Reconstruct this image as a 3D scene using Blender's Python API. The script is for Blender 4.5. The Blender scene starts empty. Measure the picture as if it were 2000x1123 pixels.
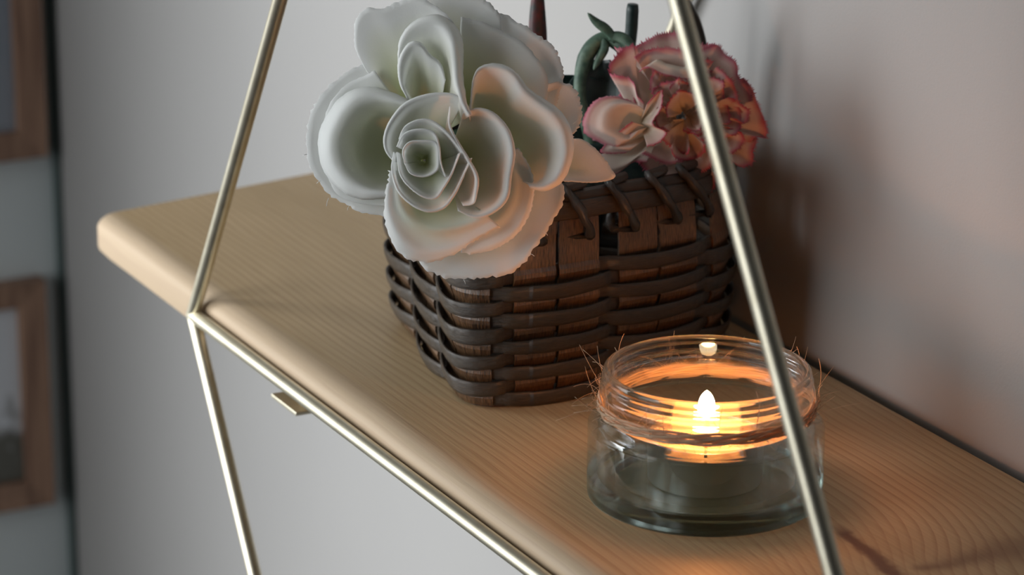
import bpy, bmesh, math, random
from mathutils import Vector, Matrix, noise
random.seed(7)
sc = bpy.context.scene
col = sc.collection
V = Vector

# ------------------------------------------------------------------ camera, world, lights, exposure
RIGHT = V((0.465778, 0.884889, 0.004617)); UP = V((-0.279659, 0.142250, 0.949503)); BACK = V((0.839548, -0.443549, 0.313724))
CAM = V((1.075905, -0.427572, 0.392066))
cd = bpy.data.cameras.new('camera'); cam = bpy.data.objects.new('camera', cd); col.objects.link(cam)
cam.matrix_world = Matrix(((RIGHT.x, UP.x, BACK.x, CAM.x), (RIGHT.y, UP.y, BACK.y, CAM.y), (RIGHT.z, UP.z, BACK.z, CAM.z), (0, 0, 0, 1)))
cd.lens = 109.417; cd.sensor_width = 36; cd.clip_start = 0.01
cd.dof.use_dof = True; cd.dof.focus_distance = 1.035; cd.dof.aperture_fstop = 14.0
sc.camera = cam
sc.view_settings.view_transform = 'Standard'; sc.view_settings.look = 'None'
sc.view_settings.gamma = 1; sc.view_settings.use_curve_mapping = False
sc.view_settings.exposure = -0.1
sc.cycles.use_denoising = True
sc.cycles.max_bounces = 14; sc.cycles.transmission_bounces = 12; sc.cycles.transparent_max_bounces = 16
sc.cycles.sample_clamp_indirect = 4.0

w = bpy.data.worlds.new('world'); sc.world = w; w.use_nodes = True
w.node_tree.nodes['Background'].inputs['Color'].default_value = (0.90, 0.95, 1.0, 1)
w.node_tree.nodes['Background'].inputs['Strength'].default_value = 0.018

def area(name, loc, target, sx, sy, power, color, spread=math.pi):
    l = bpy.data.lights.new(name, 'AREA'); l.shape = 'RECTANGLE'; l.size = sx; l.size_y = sy
    l.energy = power; l.color = color; l.spread = spread
    o = bpy.data.objects.new(name, l); col.objects.link(o); o.location = loc
    o.rotation_euler = (V(target) - V(loc)).to_track_quat('-Z', 'Y').to_euler()
    return o
area('window_light', (-0.74, -0.80, 0.16), (-0.24, 0.15, -0.02), 0.65, 1.5, 6.0, (0.93, 0.97, 1.0), 1.1)
area('front_fill_light', (0.0, -1.10, 0.22), (-0.10, 0.15, 0.0), 0.85, 1.4, 3.2, (0.95, 0.98, 1.0), 0.95)  # unseen lamp added in front to fill the rose and the rods
FLAME = V((0.2698, 0.0698, 0.0413))
pl = bpy.data.lights.new('candle_light', 'POINT'); pl.energy = 0.14; pl.color = (1.0, 0.30, 0.06); pl.shadow_soft_size = 0.0022
plo = bpy.data.objects.new('candle_light', pl); col.objects.link(plo); plo.location = FLAME

# ------------------------------------------------------------------ helpers
def new_obj(name, verts, faces, mat=None, parent=None, smooth=True, uvs=None, mats=None, fmat=None):
    me = bpy.data.meshes.new(name); me.from_pydata([tuple(v) for v in verts], [], faces); me.update()
    if smooth: me.polygons.foreach_set('use_smooth', [True] * len(me.polygons))
    if uvs is not None:
        uv = me.uv_layers.new(name='UVMap')
        for lp in me.loops: uv.data[lp.index].uv = uvs[lp.vertex_index]
    o = bpy.data.objects.new(name, me); col.objects.link(o)
    if mat: me.materials.append(mat)
    if parent: o.parent = parent
    return o
def empty(name, loc=(0, 0, 0)):
    o = bpy.data.objects.new(name, None); col.objects.link(o); o.location = loc; o.empty_display_size = 0.02
    return o
def tag(o, label=None, cat=None, group=None, kind=None):
    if label: o['label'] = label
    if cat: o['category'] = cat
    if group: o['group'] = group
    if kind: o['kind'] = kind
    return o
def at_parent(o, parent):           # vertices authored in world space, parent Empty sits at its own place
    o.parent = parent; o.matrix_parent_inverse = Matrix.Translation(-parent.location); return o

def catmull(pts, n, closed=False):
    P = [V(p) for p in pts]; m = len(P); out = []
    segs = m if closed else m - 1
    if m == 1: return [P[0].copy() for _ in range(n)]
    for i in range(n):
        u = i / (n if closed else n - 1) * segs
        k = min(int(u), segs - 1); f = u - k
        g = (lambda j: P[j % m]) if closed else (lambda j: P[max(0, min(m - 1, j))])
        p0, p1, p2, p3 = g(k - 1), g(k), g(k + 1), g(k + 2)
        if not closed:
            if k == 0: p0 = p1 * 2 - p2
            if k == segs - 1: p3 = p2 * 2 - p1
        out.append(0.5 * ((2 * p1) + (p2 - p0) * f + (2 * p0 - 5 * p1 + 4 * p2 - p3) * f * f + (3 * p1 - p0 - 3 * p2 + p3) * f ** 3))
    return out
def resample_len(pts, n):
    d = [0]
    for a, b in zip(pts, pts[1:]): d.append(d[-1] + (b - a).length)
    out = []; j = 0
    for i in range(n):
        t = d[-1] * i / (n - 1)
        while j < len(d) - 2 and d[j + 1] < t: j += 1
        f = (t - d[j]) / max(1e-12, d[j + 1] - d[j]); out.append(pts[j].lerp(pts[j + 1], f))
    return out
def tube(pts, rad, seg=10, closed=False, caps=True):
    n = len(pts); rad = rad if hasattr(rad, '__len__') else [rad] * n
    vs, fs = [], []
    T = []
    for i in range(n):
        a = pts[(i - 1) % n] if (closed or i > 0) else pts[0]; b = pts[(i + 1) % n] if (closed or i < n - 1) else pts[-1]
        T.append((b - a).normalized())
    up = V((0, 0, 1)) if abs(T[0].z) < .9 else V((1, 0, 0))
    N = (up - T[0] * up.dot(T[0])).normalized()
    for i in range(n):
        N = (N - T[i] * N.dot(T[i])).normalized(); Bn = T[i].cross(N)
        for k in range(seg):
            a = 2 * math.pi * k / seg; vs.append(pts[i] + (N * math.cos(a) + Bn * math.sin(a)) * rad[i])
    for i in range(n if closed else n - 1):
        for k in range(seg):
            a = i * seg + k; b = i * seg + (k + 1) % seg; c = ((i + 1) % n) * seg
            fs.append((a, b, c + (k + 1) % seg, c + k))
    if caps and not closed:
        fs.append(tuple(range(seg - 1, -1, -1))); fs.append(tuple((n - 1) * seg + k for k in range(seg)))
    return vs, fs
def join(parts):
    vs, fs = [], []
    for v, f in parts:
        o = len(vs); vs += list(v); fs += [tuple(i + o for i in q) for q in f]
    return vs, fs
def lathe(prof, seg=96, center=(0, 0, 0), closed_profile=True):
    cx, cy, cz = center; vs, fs = [], []; m = len(prof)
    for r, z in prof:
        for k in range(seg):
            a = 2 * math.pi * k / seg; vs.append(V((cx + r * math.cos(a), cy + r * math.sin(a), cz + z)))
    for i in range(m - 1):
        for k in range(seg):
            fs.append((i * seg + k, i * seg + (k + 1) % seg, (i + 1) * seg + (k + 1) % seg, (i + 1) * seg + k))
    fs.append(tuple(range(seg - 1, -1, -1))); fs.append(tuple((m - 1) * seg + k for k in range(seg)))
    return vs, fs
def box(x0, x1, y0, y1, z0, z1, bev=0.0, seg=2):
    bm = bmesh.new(); bmesh.ops.create_cube(bm, size=1)
    for v in bm.verts: v.co = V(((x0 + x1) / 2 + v.co.x * (x1 - x0), (y0 + y1) / 2 + v.co.y * (y1 - y0), (z0 + z1) / 2 + v.co.z * (z1 - z0)))
    if bev: bmesh.ops.bevel(bm, geom=list(bm.edges), offset=bev, segments=seg, affect='EDGES', profile=.5)
    bm.verts.index_update()
    r = [v.co.copy() for v in bm.verts], [tuple(v.index for v in f.verts) for f in bm.faces]
    bm.free(); return r

# ------------------------------------------------------------------ materials
def mat(name):
    m = bpy.data.materials.new(name); m.use_nodes = True; nt = m.node_tree
    return m, nt, nt.nodes['Principled BSDF']
def N(nt, t, **kw):
    n = nt.nodes.new(t)
    for k, v in kw.items():
        if k in n.inputs: n.inputs[k].default_value = v
        else: setattr(n, k, v)
    return n
def ramp(nt, stops, fac=None, interp='LINEAR'):
    r = nt.nodes.new('ShaderNodeValToRGB'); e = r.color_ramp.elements; r.color_ramp.interpolation = interp
    while len(e) < len(stops): e.new(0.5)
    for i, (p, c) in enumerate(stops): e[i].position = p; e[i].color = (*c, 1) if len(c) == 3 else c
    if fac: nt.links.new(fac, r.inputs[0])
    return r
def bump(nt, b, h, strength, dist):
    n = N(nt, 'ShaderNodeBump'); n.inputs['Strength'].default_value = strength; n.inputs['Distance'].default_value = dist
    nt.links.new(h, n.inputs['Height']); nt.links.new(n.outputs[0], b.inputs['Normal']); return n
def math_(nt, op, a, b=None, c=None):
    n = nt.nodes.new('ShaderNodeMath'); n.operation = op
    for i, x in enumerate((a, b, c)):
        if x is None: continue
        if isinstance(x, (int, float)): n.inputs[i].default_value = x
        else: nt.links.new(x, n.inputs[i])
    return n.outputs[0]

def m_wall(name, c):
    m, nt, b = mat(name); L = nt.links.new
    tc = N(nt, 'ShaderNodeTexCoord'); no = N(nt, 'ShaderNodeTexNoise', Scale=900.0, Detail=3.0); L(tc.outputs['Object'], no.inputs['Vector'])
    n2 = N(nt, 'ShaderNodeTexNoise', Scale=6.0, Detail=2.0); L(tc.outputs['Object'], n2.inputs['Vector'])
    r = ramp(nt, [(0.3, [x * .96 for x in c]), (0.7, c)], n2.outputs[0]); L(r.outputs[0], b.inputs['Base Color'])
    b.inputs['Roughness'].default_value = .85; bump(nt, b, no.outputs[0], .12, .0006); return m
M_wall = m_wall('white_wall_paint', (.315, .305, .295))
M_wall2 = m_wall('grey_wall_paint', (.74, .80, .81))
def simple(name, c, rough=.6, metal=0., **kw):
    m, nt, b = mat(name); b.inputs['Base Color'].default_value = (*c, 1); b.inputs['Roughness'].default_value = rough; b.inputs['Metallic'].default_value = metal
    for k, v in kw.items(): b.inputs[k].default_value = v
    return m
M_strip = simple('dark_strip', (.09, .125, .12), .6)

def m_brass():
    m, nt, b = mat('brushed_brass'); L = nt.links.new
    tc = N(nt, 'ShaderNodeTexCoord'); no = N(nt, 'ShaderNodeTexNoise', Scale=120.0, Detail=3.0); L(tc.outputs['Object'], no.inputs['Vector'])
    r = ramp(nt, [(.3, (.70, .64, .49)), (.7, (.80, .75, .60))], no.outputs[0]); L(r.outputs[0], b.inputs['Base Color'])
    b.inputs['Metallic'].default_value = 1; b.inputs['Roughness'].default_value = .43; return m
M_brass = m_brass()

def m_pine():
    m, nt, b = mat('pale_pine'); L = nt.links.new
    tc = N(nt, 'ShaderNodeTexCoord'); sep = N(nt, 'ShaderNodeSeparateXYZ'); L(tc.outputs['Object'], sep.inputs[0])
    X, Y, Z = sep.outputs
    def gauss(x0, sx, y0, sy):
        a = math_(nt, 'DIVIDE', math_(nt, 'SUBTRACT', X, x0), sx); c = math_(nt, 'DIVIDE', math_(nt, 'SUBTRACT', Y, y0), sy)
        return math_(nt, 'EXPONENT', math_(nt, 'MULTIPLY', math_(nt, 'ADD', math_(nt, 'MULTIPLY', a, a), math_(nt, 'MULTIPLY', c, c)), -1.0))
    mp = N(nt, 'ShaderNodeMapping'); mp.inputs['Scale'].default_value = (2.2, 9.0, 9.0); L(tc.outputs['Object'], mp.inputs[0])
    n1 = N(nt, 'ShaderNodeTexNoise', Scale=1.6, Detail=3.0); L(mp.outputs[0], n1.inputs['Vector'])
    # growth rings run along the board and bend round the knot
    warp = math_(nt, 'MULTIPLY', math_(nt, 'SUBTRACT', n1.outputs[0], .5), .022)
    knot = math_(nt, 'MULTIPLY', gauss(.375, .045, .098, .05), .030)
    yy = math_(nt, 'ADD', math_(nt, 'ADD', Y, warp), math_(nt, 'ADD', knot, math_(nt, 'MULTIPLY', Z, .55)))
    fr = math_(nt, 'FRACT', math_(nt, 'MULTIPLY', yy, 262.0))
    line = ramp(nt, [(0.0, (0, 0, 0)), (.55, (.12, .12, .12)), (.86, (.75, .75, .75)), (.97, (1, 1, 1)), (1.0, (0, 0, 0))], fr)
    mpf = N(nt, 'ShaderNodeMapping'); mpf.inputs['Scale'].default_value = (30, 900, 900); L(tc.outputs['Object'], mpf.inputs[0])
    nf = N(nt, 'ShaderNodeTexNoise', Scale=1.0, Detail=3.0); L(mpf.outputs[0], nf.inputs['Vector'])
    mpb = N(nt, 'ShaderNodeMapping'); mpb.inputs['Scale'].default_value = (5, 25, 25); L(tc.outputs['Object'], mpb.inputs[0])
    nb = N(nt, 'ShaderNodeTexNoise', Scale=1.0, Detail=2.0); L(mpb.outputs[0], nb.inputs['Vector'])
    base = ramp(nt, [(.3, (.46, .325, .175)), (.7, (.57, .415, .235))], nb.outputs[0])
    fade = ramp(nt, [(.35, (.35, .35, .35)), (.65, (1, 1, 1))], nb.outputs[0])
    mx = N(nt, 'ShaderNodeMix', data_type='RGBA'); L(base.outputs[0], mx.inputs[6]); mx.inputs[7].default_value = (.31, .17, .085, 1)
    lf = math_(nt, 'MULTIPLY', math_(nt, 'MULTIPLY', line.outputs[0], .62), fade.outputs[0]); L(lf, mx.inputs[0])
    mf = N(nt, 'ShaderNodeMix', data_type='RGBA', blend_type='MULTIPLY'); mf.inputs[0].default_value = .35; L(mx.outputs[2], mf.inputs[6])
    fr2 = ramp(nt, [(.35, (.72, .68, .62)), (.6, (1, 1, 1))], nf.outputs[0]); L(fr2.outputs[0], mf.inputs[7])
    # dark knot streaks: two resin bands sweeping round the knot
    nk = N(nt, 'ShaderNodeTexNoise', Scale=60.0, Detail=4.0); L(tc.outputs['Object'], nk.inputs['Vector'])
    jit = math_(nt, 'MULTIPLY', math_(nt, 'SUBTRACT', nk.outputs[0], .5), .010)
    def streak(x0, x1, yfun, half):
        t = math_(nt, 'DIVIDE', math_(nt, 'SUBTRACT', X, x0), x1 - x0)
        yc = yfun(t); d = math_(nt, 'DIVIDE', math_(nt, 'SUBTRACT', math_(nt, 'ADD', Y, jit), yc), half)
        g = math_(nt, 'EXPONENT', math_(nt, 'MULTIPLY', math_(nt, 'MULTIPLY', math_(nt, 'MULTIPLY', d, d), math_(nt, 'MULTIPLY', d, d)), -1.0))
        e = ramp(nt, [(0, (0, 0, 0)), (.10, (1, 1, 1)), (.9, (1, 1, 1)), (1, (0, 0, 0))], t)
        return math_(nt, 'MULTIPLY', g, e.outputs[0])
    s1 = streak(.309, .40, lambda t: math_(nt, 'ADD', .0935, math_(nt, 'MULTIPLY', t, -.008)), .0030)
    t2 = math_(nt, 'DIVIDE', math_(nt, 'SUBTRACT', Y, .094), .055)     # second band crosses the board
    d2 = math_(nt, 'DIVIDE', math_(nt, 'SUBTRACT', math_(nt, 'ADD', X, jit), math_(nt, 'ADD', .3515, math_(nt, 'MULTIPLY', t2, .004))), math_(nt, 'ADD', .0018, math_(nt, 'MULTIPLY', t2, .010)))
    g2 = math_(nt, 'EXPONENT', math_(nt, 'MULTIPLY', math_(nt, 'MULTIPLY', d2, d2), -1.0))
    e2 = ramp(nt, [(0, (0, 0, 0)), (.08, (1, 1, 1)), (1, (.8, .8, .8))], t2); s2 = math_(nt, 'MULTIPLY', g2, e2.outputs[0])
    mk = N(nt, 'ShaderNodeMix', data_type='RGBA'); L(mf.outputs[2], mk.inputs[6]); mk.inputs[7].default_value = (.14, .055, .028, 1)
    L(math_(nt, 'MINIMUM', math_(nt, 'ADD', math_(nt, 'MULTIPLY', s1, .9), math_(nt, 'MULTIPLY', s2, .6)), .9), mk.inputs[0])
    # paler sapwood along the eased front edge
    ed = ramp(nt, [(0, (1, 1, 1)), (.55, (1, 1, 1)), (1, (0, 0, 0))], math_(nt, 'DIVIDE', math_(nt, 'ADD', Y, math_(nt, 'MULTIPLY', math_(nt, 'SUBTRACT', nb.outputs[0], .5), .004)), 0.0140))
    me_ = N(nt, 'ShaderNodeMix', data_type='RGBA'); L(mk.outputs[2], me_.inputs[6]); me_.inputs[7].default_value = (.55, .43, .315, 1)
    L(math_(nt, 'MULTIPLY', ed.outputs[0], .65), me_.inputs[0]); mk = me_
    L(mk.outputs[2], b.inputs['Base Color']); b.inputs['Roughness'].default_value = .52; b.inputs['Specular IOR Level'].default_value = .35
    bump(nt, b, math_(nt, 'ADD', nf.outputs[0], math_(nt, 'MULTIPLY', fr, -.3)), .25, .0004)
    return m
M_pine = m_pine()

def m_cane(name, c0, c1, vertical):
    m, nt, b = mat(name); L = nt.links.new
    uv = N(nt, 'ShaderNodeUVMap'); mp = N(nt, 'ShaderNodeMapping'); mp.inputs['Scale'].default_value = (6, 60, 1); L(uv.outputs[0], mp.inputs[0])
    n = N(nt, 'ShaderNodeTexNoise', Scale=1.0, Detail=4.0); n.inputs['Distortion'].default_value = .2; L(mp.outputs[0], n.inputs['Vector'])
    tc = N(nt, 'ShaderNodeTexCoord'); n2 = N(nt, 'ShaderNodeTexNoise', Scale=45.0, Detail=3.0); L(tc.outputs['Object'], n2.inputs['Vector'])
    r = ramp(nt, [(.38, c0), (.60, c1)], n.outputs[0])
    mx = N(nt, 'ShaderNodeMix', data_type='RGBA', blend_type='MULTIPLY'); mx.inputs[0].default_value = .7; L(r.outputs[0], mx.inputs[6])
    r2 = ramp(nt, [(.35, (.42, .38, .34)), (.62, (1, 1, 1))], n2.outputs[0]); L(r2.outputs[0], mx.inputs[7])
    L(mx.outputs[2], b.inputs['Base Color']); b.inputs['Roughness'].default_value = .42; b.inputs['Specular IOR Level'].default_value = .7; b.inputs['Coat Weight'].default_value = .35; b.inputs['Coat Roughness'].default_value = .38; b.inputs['Coat Tint'].default_value = (1, .94, .84, 1)
    bump(nt, b, n.outputs[0], .8, .0006); return m
M_weaver = m_cane('stained_cane', (.009, .006, .004), (.060, .038, .021), False)
M_stake = m_cane('stained_cane_stake', (.02, .011, .006), (.20, .10, .042), True)
M_dark = m_cane('dark_lashing_cane', (.012, .009, .007), (.03, .021, .014), False)
M_inside = simple('basket_floor', (.05, .03, .02), .8)

def m_petal(name, base, mid, edge, stops, transl=.35, rough=.55):
    m, nt, b = mat(name); L = nt.links.new
    uv = N(nt, 'ShaderNodeUVMap'); sep = N(nt, 'ShaderNodeSeparateXYZ'); L(uv.outputs[0], sep.inputs[0])
    tc = N(nt, 'ShaderNodeTexCoord'); no = N(nt, 'ShaderNodeTexNoise', Scale=220.0, Detail=3.0); L(tc.outputs['Object'], no.inputs['Vector'])
    v = math_(nt, 'ADD', sep.outputs[1], math_(nt, 'MULTIPLY', math_(nt, 'SUBTRACT', no.outputs[0], .5), stops[3]))
    r = ramp(nt, [(stops[0], base), (stops[1], mid), (stops[2], edge[0]), (min(1.0, stops[2] + .12), edge[1])], v)
    L(r.outputs[0], b.inputs['Base Color']); b.inputs['Roughness'].default_value = rough; b.inputs['Specular IOR Level'].default_value = .25
    b.inputs['Sheen Weight'].default_value = .15
    wv = N(nt, 'ShaderNodeTexNoise', Scale=1600.0, Detail=2.0); L(tc.outputs['Object'], wv.inputs['Vector']); bump(nt, b, wv.outputs[0], .15, .0003)
    tr = N(nt, 'ShaderNodeBsdfTranslucent'); L(r.outputs[0], tr.inputs['Color']); mx = N(nt, 'ShaderNodeMixShader'); mx.inputs[0].default_value = transl
    out = nt.nodes['Material Output']; L(b.outputs[0], mx.inputs[1]); L(tr.outputs[0], mx.inputs[2]); L(mx.outputs[0], out.inputs[0]); return m
M_rose = m_petal('white_rose_cloth', (.58, .62, .33), (.80, .82, .68), ((.90, .91, .86), (.93, .94, .93)), (.12, .48, .75, .05), .5)
M_carn = m_petal('cream_carnation_cloth', (.74, .64, .50), (.86, .79, .69), ((.80, .62, .56), (.56, .09, .16)), (.05, .45, .88, .08), .3)
def m_leaf(name, c0, c1, rough=.55):
    m, nt, b = mat(name); L = nt.links.new
    tc = N(nt, 'ShaderNodeTexCoord'); no = N(nt, 'ShaderNodeTexNoise', Scale=260.0, Detail=4.0); L(tc.outputs['Object'], no.inputs['Vector'])
    r = ramp(nt, [(.35, c0), (.7, c1)], no.outputs[0]); L(r.outputs[0], b.inputs['Base Color']); b.inputs['Roughness'].default_value = rough
    bump(nt, b, no.outputs[0], .4, .0005); return m
M_green = m_leaf('green_stem_cloth', (.035, .075, .05), (.12, .19, .13))
M_dgreen = m_leaf('dark_green_plastic', (.008, .022, .020), (.018, .04, .034), .45)
M_redleaf = m_leaf('dark_red_leaf', (.01, .016, .014), (.10, .012, .015), .5)

def m_glass():
    m, nt, b = mat('clear_glass'); L = nt.links.new; out = nt.nodes['Material Output']
    g = N(nt, 'ShaderNodeBsdfGlass', IOR=1.5, Roughness=0.0); g.inputs['Color'].default_value = (.97, .99, .985, 1)
    t = N(nt, 'ShaderNodeBsdfTransparent'); t.inputs['Color'].default_value = (.96, .98, .98, 1)
    # the thick threaded neck bends light strongly, the thin straight wall hardly at all
    tc = N(nt, 'ShaderNodeTexCoord'); sep = N(nt, 'ShaderNodeSeparateXYZ'); L(tc.outputs['Generated'], sep.inputs[0])
    r = ramp(nt, [(0.0, (.1,) * 3), (.14, (.15,) * 3), (.2, (.75,) * 3), (.58, (.75,) * 3), (.66, (.42,) * 3)], sep.outputs[2])
    mx = N(nt, 'ShaderNodeMixShader'); L(r.outputs[0], mx.inputs[0])
    gc = ramp(nt, [(0.0, (.80, .88, .855)), (.11, (.86, .92, .90)), (.17, (.98, .995, .99))], sep.outputs[2]); L(gc.outputs[0], g.inputs['Color'])
    L(g.outputs[0], mx.inputs[1]); L(t.outputs[0], mx.inputs[2]); L(mx.outputs[0], out.inputs[0]); return m
M_glass = m_glass()
M_alu = simple('tealight_aluminium', (.78, .78, .78), .28, 1.0)
M_wax = simple('melted_wax', (.80, .66, .46), .12, 0., **{'Subsurface Weight': .25, 'Subsurface Scale': .004, 'Coat Weight': .6})
M_wick = simple('burnt_wick', (.02, .015, .012), .9)
def m_flame():
    m, nt, b = mat('candle_flame'); L = nt.links.new; out = nt.nodes['Material Output']
    tc = N(nt, 'ShaderNodeTexCoord'); sep = N(nt, 'ShaderNodeSeparateXYZ'); L(tc.outputs['Generated'], sep.inputs[0])
    r = ramp(nt, [(0, (1, .55, .22)), (.25, (1, .80, .5)), (.6, (1, .86, .60)), (1, (1, .62, .25))], sep.outputs[2])
    e = N(nt, 'ShaderNodeEmission', Strength=14.0); L(r.outputs[0], e.inputs['Color']); t = N(nt, 'ShaderNodeBsdfTransparent')
    a = N(nt, 'ShaderNodeAddShader'); L(e.outputs[0], a.inputs[0]); L(t.outputs[0], a.inputs[1]); L(a.outputs[0], out.inputs[0]); return m
M_flame = m_flame()
def m_jute():
    m, nt, b = mat('jute_fibre'); b.inputs['Base Color'].default_value = (.58, .43, .29, 1); b.inputs['Roughness'].default_value = .8
    L = nt.links.new; tr = N(nt, 'ShaderNodeBsdfTranslucent'); tr.inputs['Color'].default_value = (.6, .38, .2, 1); mx = N(nt, 'ShaderNodeMixShader'); mx.inputs[0].default_value = .3
    L(b.outputs[0], mx.inputs[1]); L(tr.outputs[0], mx.inputs[2]); L(mx.outputs[0], nt.nodes['Material Output'].inputs[0]); return m
M_jute = m_jute()
def m_frame():
    m, nt, b = mat('brown_frame_wood'); L = nt.links.new
    tc = N(nt, 'ShaderNodeTexCoord'); mp = N(nt, 'ShaderNodeMapping'); mp.inputs['Scale'].default_value = (200, 200, 12); L(tc.outputs['Object'], mp.inputs[0])
    no = N(nt, 'ShaderNodeTexNoise', Scale=1.0, Detail=3.0); L(mp.outputs[0], no.inputs['Vector'])
    r = ramp(nt, [(.3, (.20, .11, .075)), (.7, (.40, .24, .16))], no.outputs[0]); L(r.outputs[0], b.inputs['Base Color']); b.inputs['Roughness'].default_value = .6; return m
M_frame = m_frame()
def m_picture(name, sky, dark, z_split, soft):
    m, nt, b = mat(name); L = nt.links.new
    tc = N(nt, 'ShaderNodeTexCoord'); sep = N(nt, 'ShaderNodeSeparateXYZ'); L(tc.outputs['Generated'], sep.inputs[0])
    no = N(nt, 'ShaderNodeTexNoise', Scale=7.0, Detail=5.0); L(tc.outputs['Generated'], no.inputs['Vector'])
    v = math_(nt, 'ADD', sep.outputs[2], math_(nt, 'MULTIPLY', math_(nt, 'SUBTRACT', no.outputs[0], .5), .7))
    r = ramp(nt, [(max(0, z_split - soft), dark), (min(1, z_split + soft), sky)], v); L(r.outputs[0], b.inputs['Base Color']); b.inputs['Roughness'].default_value = .3; return m
M_pic_dark = m_picture('blue_grey_print', (.22, .27, .34), (.28, .31, .36), .5, .3)
M_pic_light = m_picture('pale_landscape_print', (.70, .73, .78), (.12, .12, .10), .34, .1)

# ------------------------------------------------------------------ setting
WY = 0.1790          # shelf wall plane
WX = -0.664          # far wall plane, facing +x
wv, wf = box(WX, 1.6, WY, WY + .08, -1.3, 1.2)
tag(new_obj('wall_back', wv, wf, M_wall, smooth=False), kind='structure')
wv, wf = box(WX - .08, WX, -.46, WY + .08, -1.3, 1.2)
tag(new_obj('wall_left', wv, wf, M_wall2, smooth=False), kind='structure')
wv, wf = box(WX, WX + .006, WY - .0045, WY, -1.3, 1.2, .001)  # thin dark greenish strip down the corner of the two walls
tag(new_obj('corner_strip_1', wv, wf, M_strip, smooth=False), kind='structure')

# picture frames on the far wall
def picture(name, y0, y1, z0, z1, label, pm):
    e = empty(name, (WX, (y0 + y1) / 2, z0)); tag(e, label, 'picture frame', 'small wooden picture frames beside the corner')
    wd, dp = .0165, .012
    for k, (a0, a1, b0, b1) in enumerate([(y0, y1, z1 - wd, z1), (y0, y1, z0, z0 + wd), (y0, y0 + wd, z0, z1), (y1 - wd, y1, z0, z1)]):
        # mitred rails
        x0, x1 = WX + .0004, WX + dp
        if k < 2:
            s = wd; inner = b0 if k == 0 else b1; outer = b1 if k == 0 else b0
            q = [(a0, outer), (a1, outer), (a1 - s, inner), (a0 + s, inner)]
        else:
            s = wd; outer = a0 if k == 2 else a1; inner = a1 if k == 2 else a0
            q = [(outer, b0), (outer, b1), (inner, b1 - s), (inner, b0 + s)]
        vs = [V((x0, a, b)) for a, b in q] + [V((x1 if i < 2 else x1 - .003, a, b)) for i, (a, b) in enumerate(q)]
        fs = [(0, 1, 2, 3), (4, 7, 6, 5), (0, 4, 5, 1), (1, 5, 6, 2), (2, 6, 7, 3), (3, 7, 4, 0)]
        at_parent(new_obj('frame_rail', vs, fs, M_frame, smooth=False), e)
    v, f = box(WX + .0006, WX + .004, y0 + wd - .001, y1 - wd + .001, z0 + wd - .001, z1 - wd + .001)
    p = at_parent(new_obj('print', v, f, pm, smooth=False), e); return e
picture('picture_frame', .045, .1685, -.123, .06, 'upper wooden picture frame with a dark blue-grey print on the far wall', M_pic_dark)
picture('picture_frame', .040, .1635, -.3475, -.2005, 'lower wooden picture frame with a pale print dark at its base', M_pic_light)

# ------------------------------------------------------------------ the wall shelf: pine board in a brass hexagon frame
shelf = tag(empty('wall_shelf', (0, .085, 0)), 'wall shelf of a pale pine board held in a hexagonal brass rod frame', 'shelf')
ZT = 0.0088
# board outline in cross-section (y,z), rounded front edge
sec = []
yf, yb, zb = .0034, .1700, ZT - .0170
for a in range(0, 91, 15):
    t = math.radians(a); sec.append((yf + .0085 - .0085 * math.cos(t), ZT - .0055 + .0055 * math.sin(t)))
for a in range(0, 91, 30):
    t = math.radians(a); sec.append((yb - .0012 + .0012 * math.sin(t), ZT - .0012 + .0012 * math.cos(t)))
sec += [(yb, zb + .001), (yb - .001, zb), (yf + .003, zb), (yf + .0008, zb + .001), (yf, zb + .003)]
nx = 60; vs, fs = [], []
for i in range(nx + 1):
    for (y, z) in sec:
        xl = -.1175 - (y - .0146) * .165; x = xl + (.62 - xl) * i / nx
        # the left end is eased over a couple of millimetres
        wob = .0004 * noise.noise(V((x * 25, y * 5, 3))) if y < .014 else 0
        sh = 1 if 0 < i < nx else .965
        cy, cz = (yf + yb) / 2, (ZT + zb) / 2
        vs.append(V((x + (0 if i else .0004), cy + (y - cy) * (1 if sh == 1 else .9955) + wob, cz + (z - cz) * sh if sh < 1 else z)))
m_ = len(sec)
for i in range(nx):
    for k in range(m_):
        fs.append((i * m_ + k, i * m_ + (k + 1) % m_, (i + 1) * m_ + (k + 1) % m_, (i + 1) * m_ + k))
fs.append(tuple(range(m_))); fs.append(tuple(nx * m_ + k for k in range(m_ - 1, -1, -1)))
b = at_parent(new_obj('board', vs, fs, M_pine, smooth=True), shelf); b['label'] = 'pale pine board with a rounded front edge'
bm = bmesh.new(); bm.from_mesh(b.data); bmesh.ops.recalc_face_normals(bm, faces=bm.faces); bm.to_mesh(b.data); bm.free()
md = b.modifiers.new('edge', 'EDGE_SPLIT'); md.split_angle = math.radians(40)
RR = .0027
A_, H_, S_ = .128, .2030, .489
hexf = [V((0, 0, 0)), V((A_, 0, H_)), V((S_ - A_, 0, H_)), V((S_, 0, 0)), V((S_ - A_, 0, -H_)), V((A_, 0, -H_))]
def rod(a, b, r=RR):
    v, f = tube([a, b], r, 20); o = at_parent(new_obj('rod', v, f, M_brass), shelf)
    md = o.modifiers.new('edge', 'EDGE_SPLIT'); md.split_angle = math.radians(50)
def ball(c, r, name='rod_joint'):
    bm = bmesh.new(); bmesh.ops.create_uvsphere(bm, u_segments=18, v_segments=12, radius=r)
    v = [x.co + c for x in bm.verts]; f = [tuple(q.index for q in p.verts) for p in bm.faces]; bm.free()
    at_parent(new_obj(name, v, f, M_brass), shelf)
BY = V((0, .1740, 0))
for off in (V((0, 0, 0)), BY):
    for i in range(6):
        rod(hexf[i] + off, hexf[(i + 1) % 6] + off); ball(hexf[i] + off, RR * 1.02)
    if off.length == 0: rod(hexf[0] + off, hexf[3] + off)
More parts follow.
